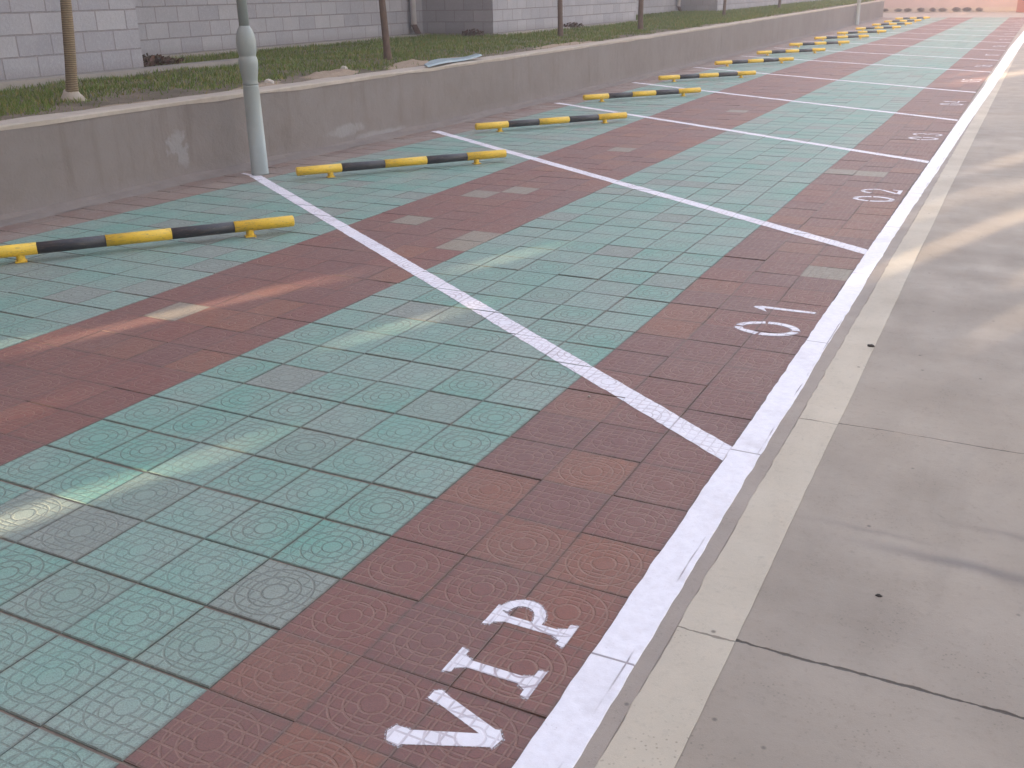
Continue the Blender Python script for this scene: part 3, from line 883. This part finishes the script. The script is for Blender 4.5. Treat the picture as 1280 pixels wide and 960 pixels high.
# ------------------------------------------------------------------ small things on the wall and the ground
mzinc = simple('zinc_sheet', (0.27, 0.33, 0.36), (0.2, 0.25, 0.28), 0.55, 12, 0.001, 0.5, 0.3)
V, F = [], []
n = 30
for i in range(n + 1):
    t = i / n
    y = 8.95 + 1.5 * t
    x = -3.36 - .10 * t + .01 * math.sin(9 * t)
    z = interp(HT, y) + .022 + .03 * t + .01 * math.sin(7 * t)
    wdt = .10 * (1 - .35 * t) * min(1, .25 + t * 4)
    V += [(x + .035, y, z - .012), (x + .02, y, z + .008), (x - wdt, y + .02, z + .022 + .01 * math.sin(5 * t)), (x - wdt - .01, y + .02, z + .004)]
for i in range(n):
    a = i * 4
    for k in range(4): F.append((a + k, a + (k + 1) % 4, a + 4 + (k + 1) % 4, a + 4 + k))
F += [(3, 2, 1, 0), (n * 4, n * 4 + 1, n * 4 + 2, n * 4 + 3)]
tag(mesh_obj('metal_strip', V, F, mzinc), 'bluish grey bent metal strip lying on the wall cap', 'metal strip')
def rock(name, loc, s, m, seed):
    bm = bmesh.new(); bmesh.ops.create_icosphere(bm, subdivisions=2, radius=1)
    for v in bm.verts:
        k = 1 + .35 * noise.noise(v.co * 1.6 + Vector((seed, 0, 0)))
        v.co = Vector((v.co.x * s[0] * k, v.co.y * s[1] * k, max(v.co.z, -.5) * s[2] * k + s[2] * .45))
    me = bpy.data.meshes.new(name); bm.to_mesh(me); bm.free(); me.materials.append(m)
    o = bpy.data.objects.new(name, me); col.objects.link(o); o.location = loc
    return o
mst = simple('pale_stone', (0.50, 0.45, 0.40), (0.36, 0.31, 0.27), .85, 18, .003)
tag(rock('stone', (-3.85, 6.75, bankz(-3.85, 6.75)), (.06, .05, .035), mst, 1), 'small pale stone on the soil behind the lamp post', 'stone', 'stones on the bank')
tag(rock('stone', (-4.05, 8.3, bankz(-4.05, 8.3)), (.045, .04, .04), mst, 5), 'pale stone on the sand heap below the second tree', 'stone', 'stones on the bank')
msand = simple('sandy_rubble', (0.36, 0.28, 0.21), (0.25, 0.19, 0.15), .95, 22, .012, .2)
V, F = [], []
for (cx, cy, sx, sy, h) in ((-3.86, 6.6, .16, .5, .03), (-3.95, 7.9, .20, .55, .055), (-3.88, 9.4, .18, .6, .05), (-3.86, 10.4, .15, .6, .04), (-3.84, 14, .15, 1.5, .035), (-3.85, 5.0, .14, .8, .02)):
    N = 14
    b_ = len(V)
    for i in range(N + 1):
        for k in range(N + 1):
            a, c = -1 + 2 * i / N, -1 + 2 * k / N
            x, y = cx + a * sx, cy + c * sy
            e = max(0, 1 - a * a - c * c)
            V.append((x, y, bankz(x, y) - .012 + h * e * (1.0 + .8 * noise.noise(Vector((x * 9, y * 9, 1)))) ))
    for i in range(N):
        for k in range(N):
            q = b_ + i * (N + 1) + k
            F.append((q, q + N + 1, q + N + 2, q + 1))
tag(mesh_obj('rubble', V, F, msand, smooth=True), 'low heaps of sandy rubble along the wall cap', 'rubble', kind='stuff')
mdark = simple('dark_grit', (0.05, 0.04, 0.035), None, .9, 40)
tag(rock('pebble', (2.535, 3.09, .003), (.018, .013, .006), mdark, 3), 'dark pebble on the pale concrete band', 'pebble', 'pebbles on the concrete')
tag(rock('pebble', (2.85, 1.07, -.001), (.0085, .006, .004), mdark, 4), 'small dark pebble on the grey concrete road', 'pebble', 'pebbles on the concrete')
tag(rock('pebble', (1.62, 2.02, .001), (.006, .005, .005), mst, 6), 'tiny pale pebble on red tiles below the first bay line', 'pebble', 'pebbles on the tiles')
# dark weeds at the building foot
mweed = grass_mat('weed_leaf', ((0.05, 0.045, 0.02), (0.09, 0.05, 0.03), (0.13, 0.06, 0.04)))
def weed(loc, R, H, n, label, seed):
    rng = random.Random(seed)
    V, F, C = [], [], []
    for _ in range(n):
        a = rng.random() * 6.28; q = R * math.sqrt(rng.random()); z = rng.random() * H * (1 - .5 * q / R)
        p = Vector((q * math.cos(a), q * math.sin(a), z))
        n_ = Vector((rng.gauss(0, 1), rng.gauss(0, 1), rng.gauss(.4, 1))).normalized()
        a_ = n_.orthogonal().normalized() * rng.uniform(.02, .045); b_ = n_.cross(a_) * .5
        k = len(V); V += [tuple(p - a_), tuple(p + b_), tuple(p + a_), tuple(p - b_)]; F.append((k, k + 1, k + 2, k + 3))
        C += [rng.random(), rng.random(), 0] * 4
    o = mesh_obj('weed', V, F, mweed); o.location = loc
    at = o.data.attributes.new('gcol', 'FLOAT_VECTOR', 'POINT'); at.data.foreach_set('vector', C)
    tag(o, label, 'plant', 'weeds at the building foot')
weed((-6.35, 15.5, .73), .2, .14, 260, 'small reddish weed at the light corner of the building', 1)
weed((-6.75, 8.0, .70), .42, .15, 600, 'dark low plants in the recess right of the near block pier', 2)
weed((-6.1, 19.5, .73), .25, .12, 200, 'low weed at the foot of the far block pier', 3)

# ------------------------------------------------------------------ far end
mfar = simple('pink_render', (0.34, 0.275, 0.285), (0.29, 0.235, 0.24), .85, 1.2, .003, .3)
fw = empty('boundary_wall', (0, 63, 0))
tag(fw, 'pinkish wall closing the far end of the car park', 'wall')
child(mesh_obj('panel', *box(-30, 34, 62.5, 63, -.02, 5.5), mfar), fw)
child(mesh_obj('plinth', *box(-30, 34, 62.42, 62.497, -.02, .22), MAT['apron']), fw)
mpil = simple('red_brick_pillar', (0.22, 0.08, 0.055), (0.15, 0.06, 0.05), .8, 20)
gp = empty('gate_pillar', (1.72, 61.2, 0))
tag(gp, 'red brown pillar by the far wall at the right edge', 'pillar')
mesh_obj('shaft', *box(-.22, .22, -.22, .22, -.02, 3.0), mpil, gp)
mesh_obj('pillar_cap', *box(-.3, .3, -.3, .3, 3.001, 3.15), MAT['apron'], gp)
mhd = grass_mat('hedge_leaf', ((0.07, 0.06, 0.055), (0.11, 0.09, 0.08), (0.14, 0.09, 0.08)))
hp = None
for k in range(9):
    x = -5.2 + k * .60 + random.uniform(-.08, .08)
    if hp is None:
        V, F, C = [], [], []
        for _ in range(500):
            d = Vector((random.gauss(0, 1), random.gauss(0, 1), random.gauss(0, 1))).normalized() * (.26 * random.random() ** .4)
            p = d + Vector((0, 0, .25))
            n_ = d.normalized(); a_ = n_.orthogonal().normalized() * .045; b_ = n_.cross(a_) * .6
            q = len(V); V += [tuple(p - a_), tuple(p + b_), tuple(p + a_), tuple(p - b_)]; F.append((q, q + 1, q + 2, q + 3))
            C += [random.random(), random.random() * .5, 0] * 4
        hp = mesh_obj('low_shrub', V, F, mhd)
        at = hp.data.attributes.new('gcol', 'FLOAT_VECTOR', 'POINT'); at.data.foreach_set('vector', C)
        o = hp
    else:
        o = hp.copy(); col.objects.link(o)
    o.location = (x, 61.9, 0); o.rotation_euler = (0, 0, random.random() * 6); k_ = random.uniform(.36, .5); o.scale = (k_ * 2.3, k_, k_)
    tag(o, 'small dark shrub in the row at the foot of the far pink wall', 'shrub', 'dark shrubs at the far wall')

# ------------------------------------------------------------------ added unseen sun blocker behind the viewer, slots placed to shape the sun streaks
OY = -9.0
SL = AZ.x / AZ.y
TE = math.tan(SUN_EL) / AZ.y
def slot(x, ya, yb, wdt):
    ym = (ya + yb) / 2
    X = x - SL * (ym - OY)
    return [X - wdt / 2, X + wdt / 2, TE * (ya - OY), TE * (yb - OY)]
SLOTS = [
    slot(-0.72, 1.55, 2.9, .085), slot(-.40, 2.75, 3.3, .05), slot(-1.15, 1.1, 1.7, .06), slot(-.36, .8, 1.15, .04),
    slot(.38, .1, .66, .10), slot(.47, .6, .80, .05), slot(.61, .8, 1.15, .07), slot(.46, 2.2, 2.9, .07), slot(.32, 3.6, 4.2, .08),
    slot(2.50, 4.3, 5.2, .08), slot(2.85, 5.0, 6.6, .10), slot(2.45, 5.8, 6.5, .045), slot(2.72, 6.6, 7.6, .07), slot(3.10, 6.9, 8.4, .07), slot(3.4, 6.2, 8.2, .08),
    slot(2.95, 8.3, 9.6, .10), slot(3.3, 3.4, 5.4, .05), slot(3.55, 4.6, 7.0, .10),
    slot(2.9, 16.8, 22.5, .34), slot(2.1, 17.8, 21, .12), slot(4.3, 9, 15, .25), slot(2.0, 5.2, 5.5, .06),
]
X0, X1, ZT_ = -32.0, 26.0, 19.4
xs = sorted(set([X0, X1] + [s[0] for s in SLOTS] + [s[1] for s in SLOTS]))
V, F = [], []
for a, b_ in zip(xs, xs[1:]):
    mid = (a + b_) / 2
    gaps = sorted((s[2], s[3]) for s in SLOTS if s[0] < mid < s[1])
    z = -.02
    for g0_, g1__ in gaps:
        if g0_ > z: box(a, b_, OY - .06, OY, z, g0_, V, F)
        z = max(z, g1__)
    box(a, b_, OY - .06, OY, z, ZT_, V, F)
bb = empty('sun_blocker', (0, OY, 0))
tag(bb, 'tall unseen sun blocker added to shade the car park, slotted for sun streaks', 'wall')
child(mesh_obj('panel', V, F, MAT['apron']), bb)

# ------------------------------------------------------------------ thin evening haze
hz = bpy.data.materials.new('haze_air'); hz.use_nodes = True
t_ = hz.node_tree
t_.nodes.remove(t_.nodes['Principled BSDF'])
pv_ = t_.nodes.new('ShaderNodeVolumePrincipled')
pv_.inputs['Color'].default_value = (0.90, 0.88, 0.92, 1)
pv_.inputs['Density'].default_value = 0.006
pv_.inputs['Anisotropy'].default_value = 0.2
t_.links.new(pv_.outputs[0], t_.nodes['Material Output'].inputs['Volume'])
V, F = box(-62, 62, -32, 92, -1.03, 20.5)
tag(mesh_obj('haze', V, F, hz), kind='stuff')
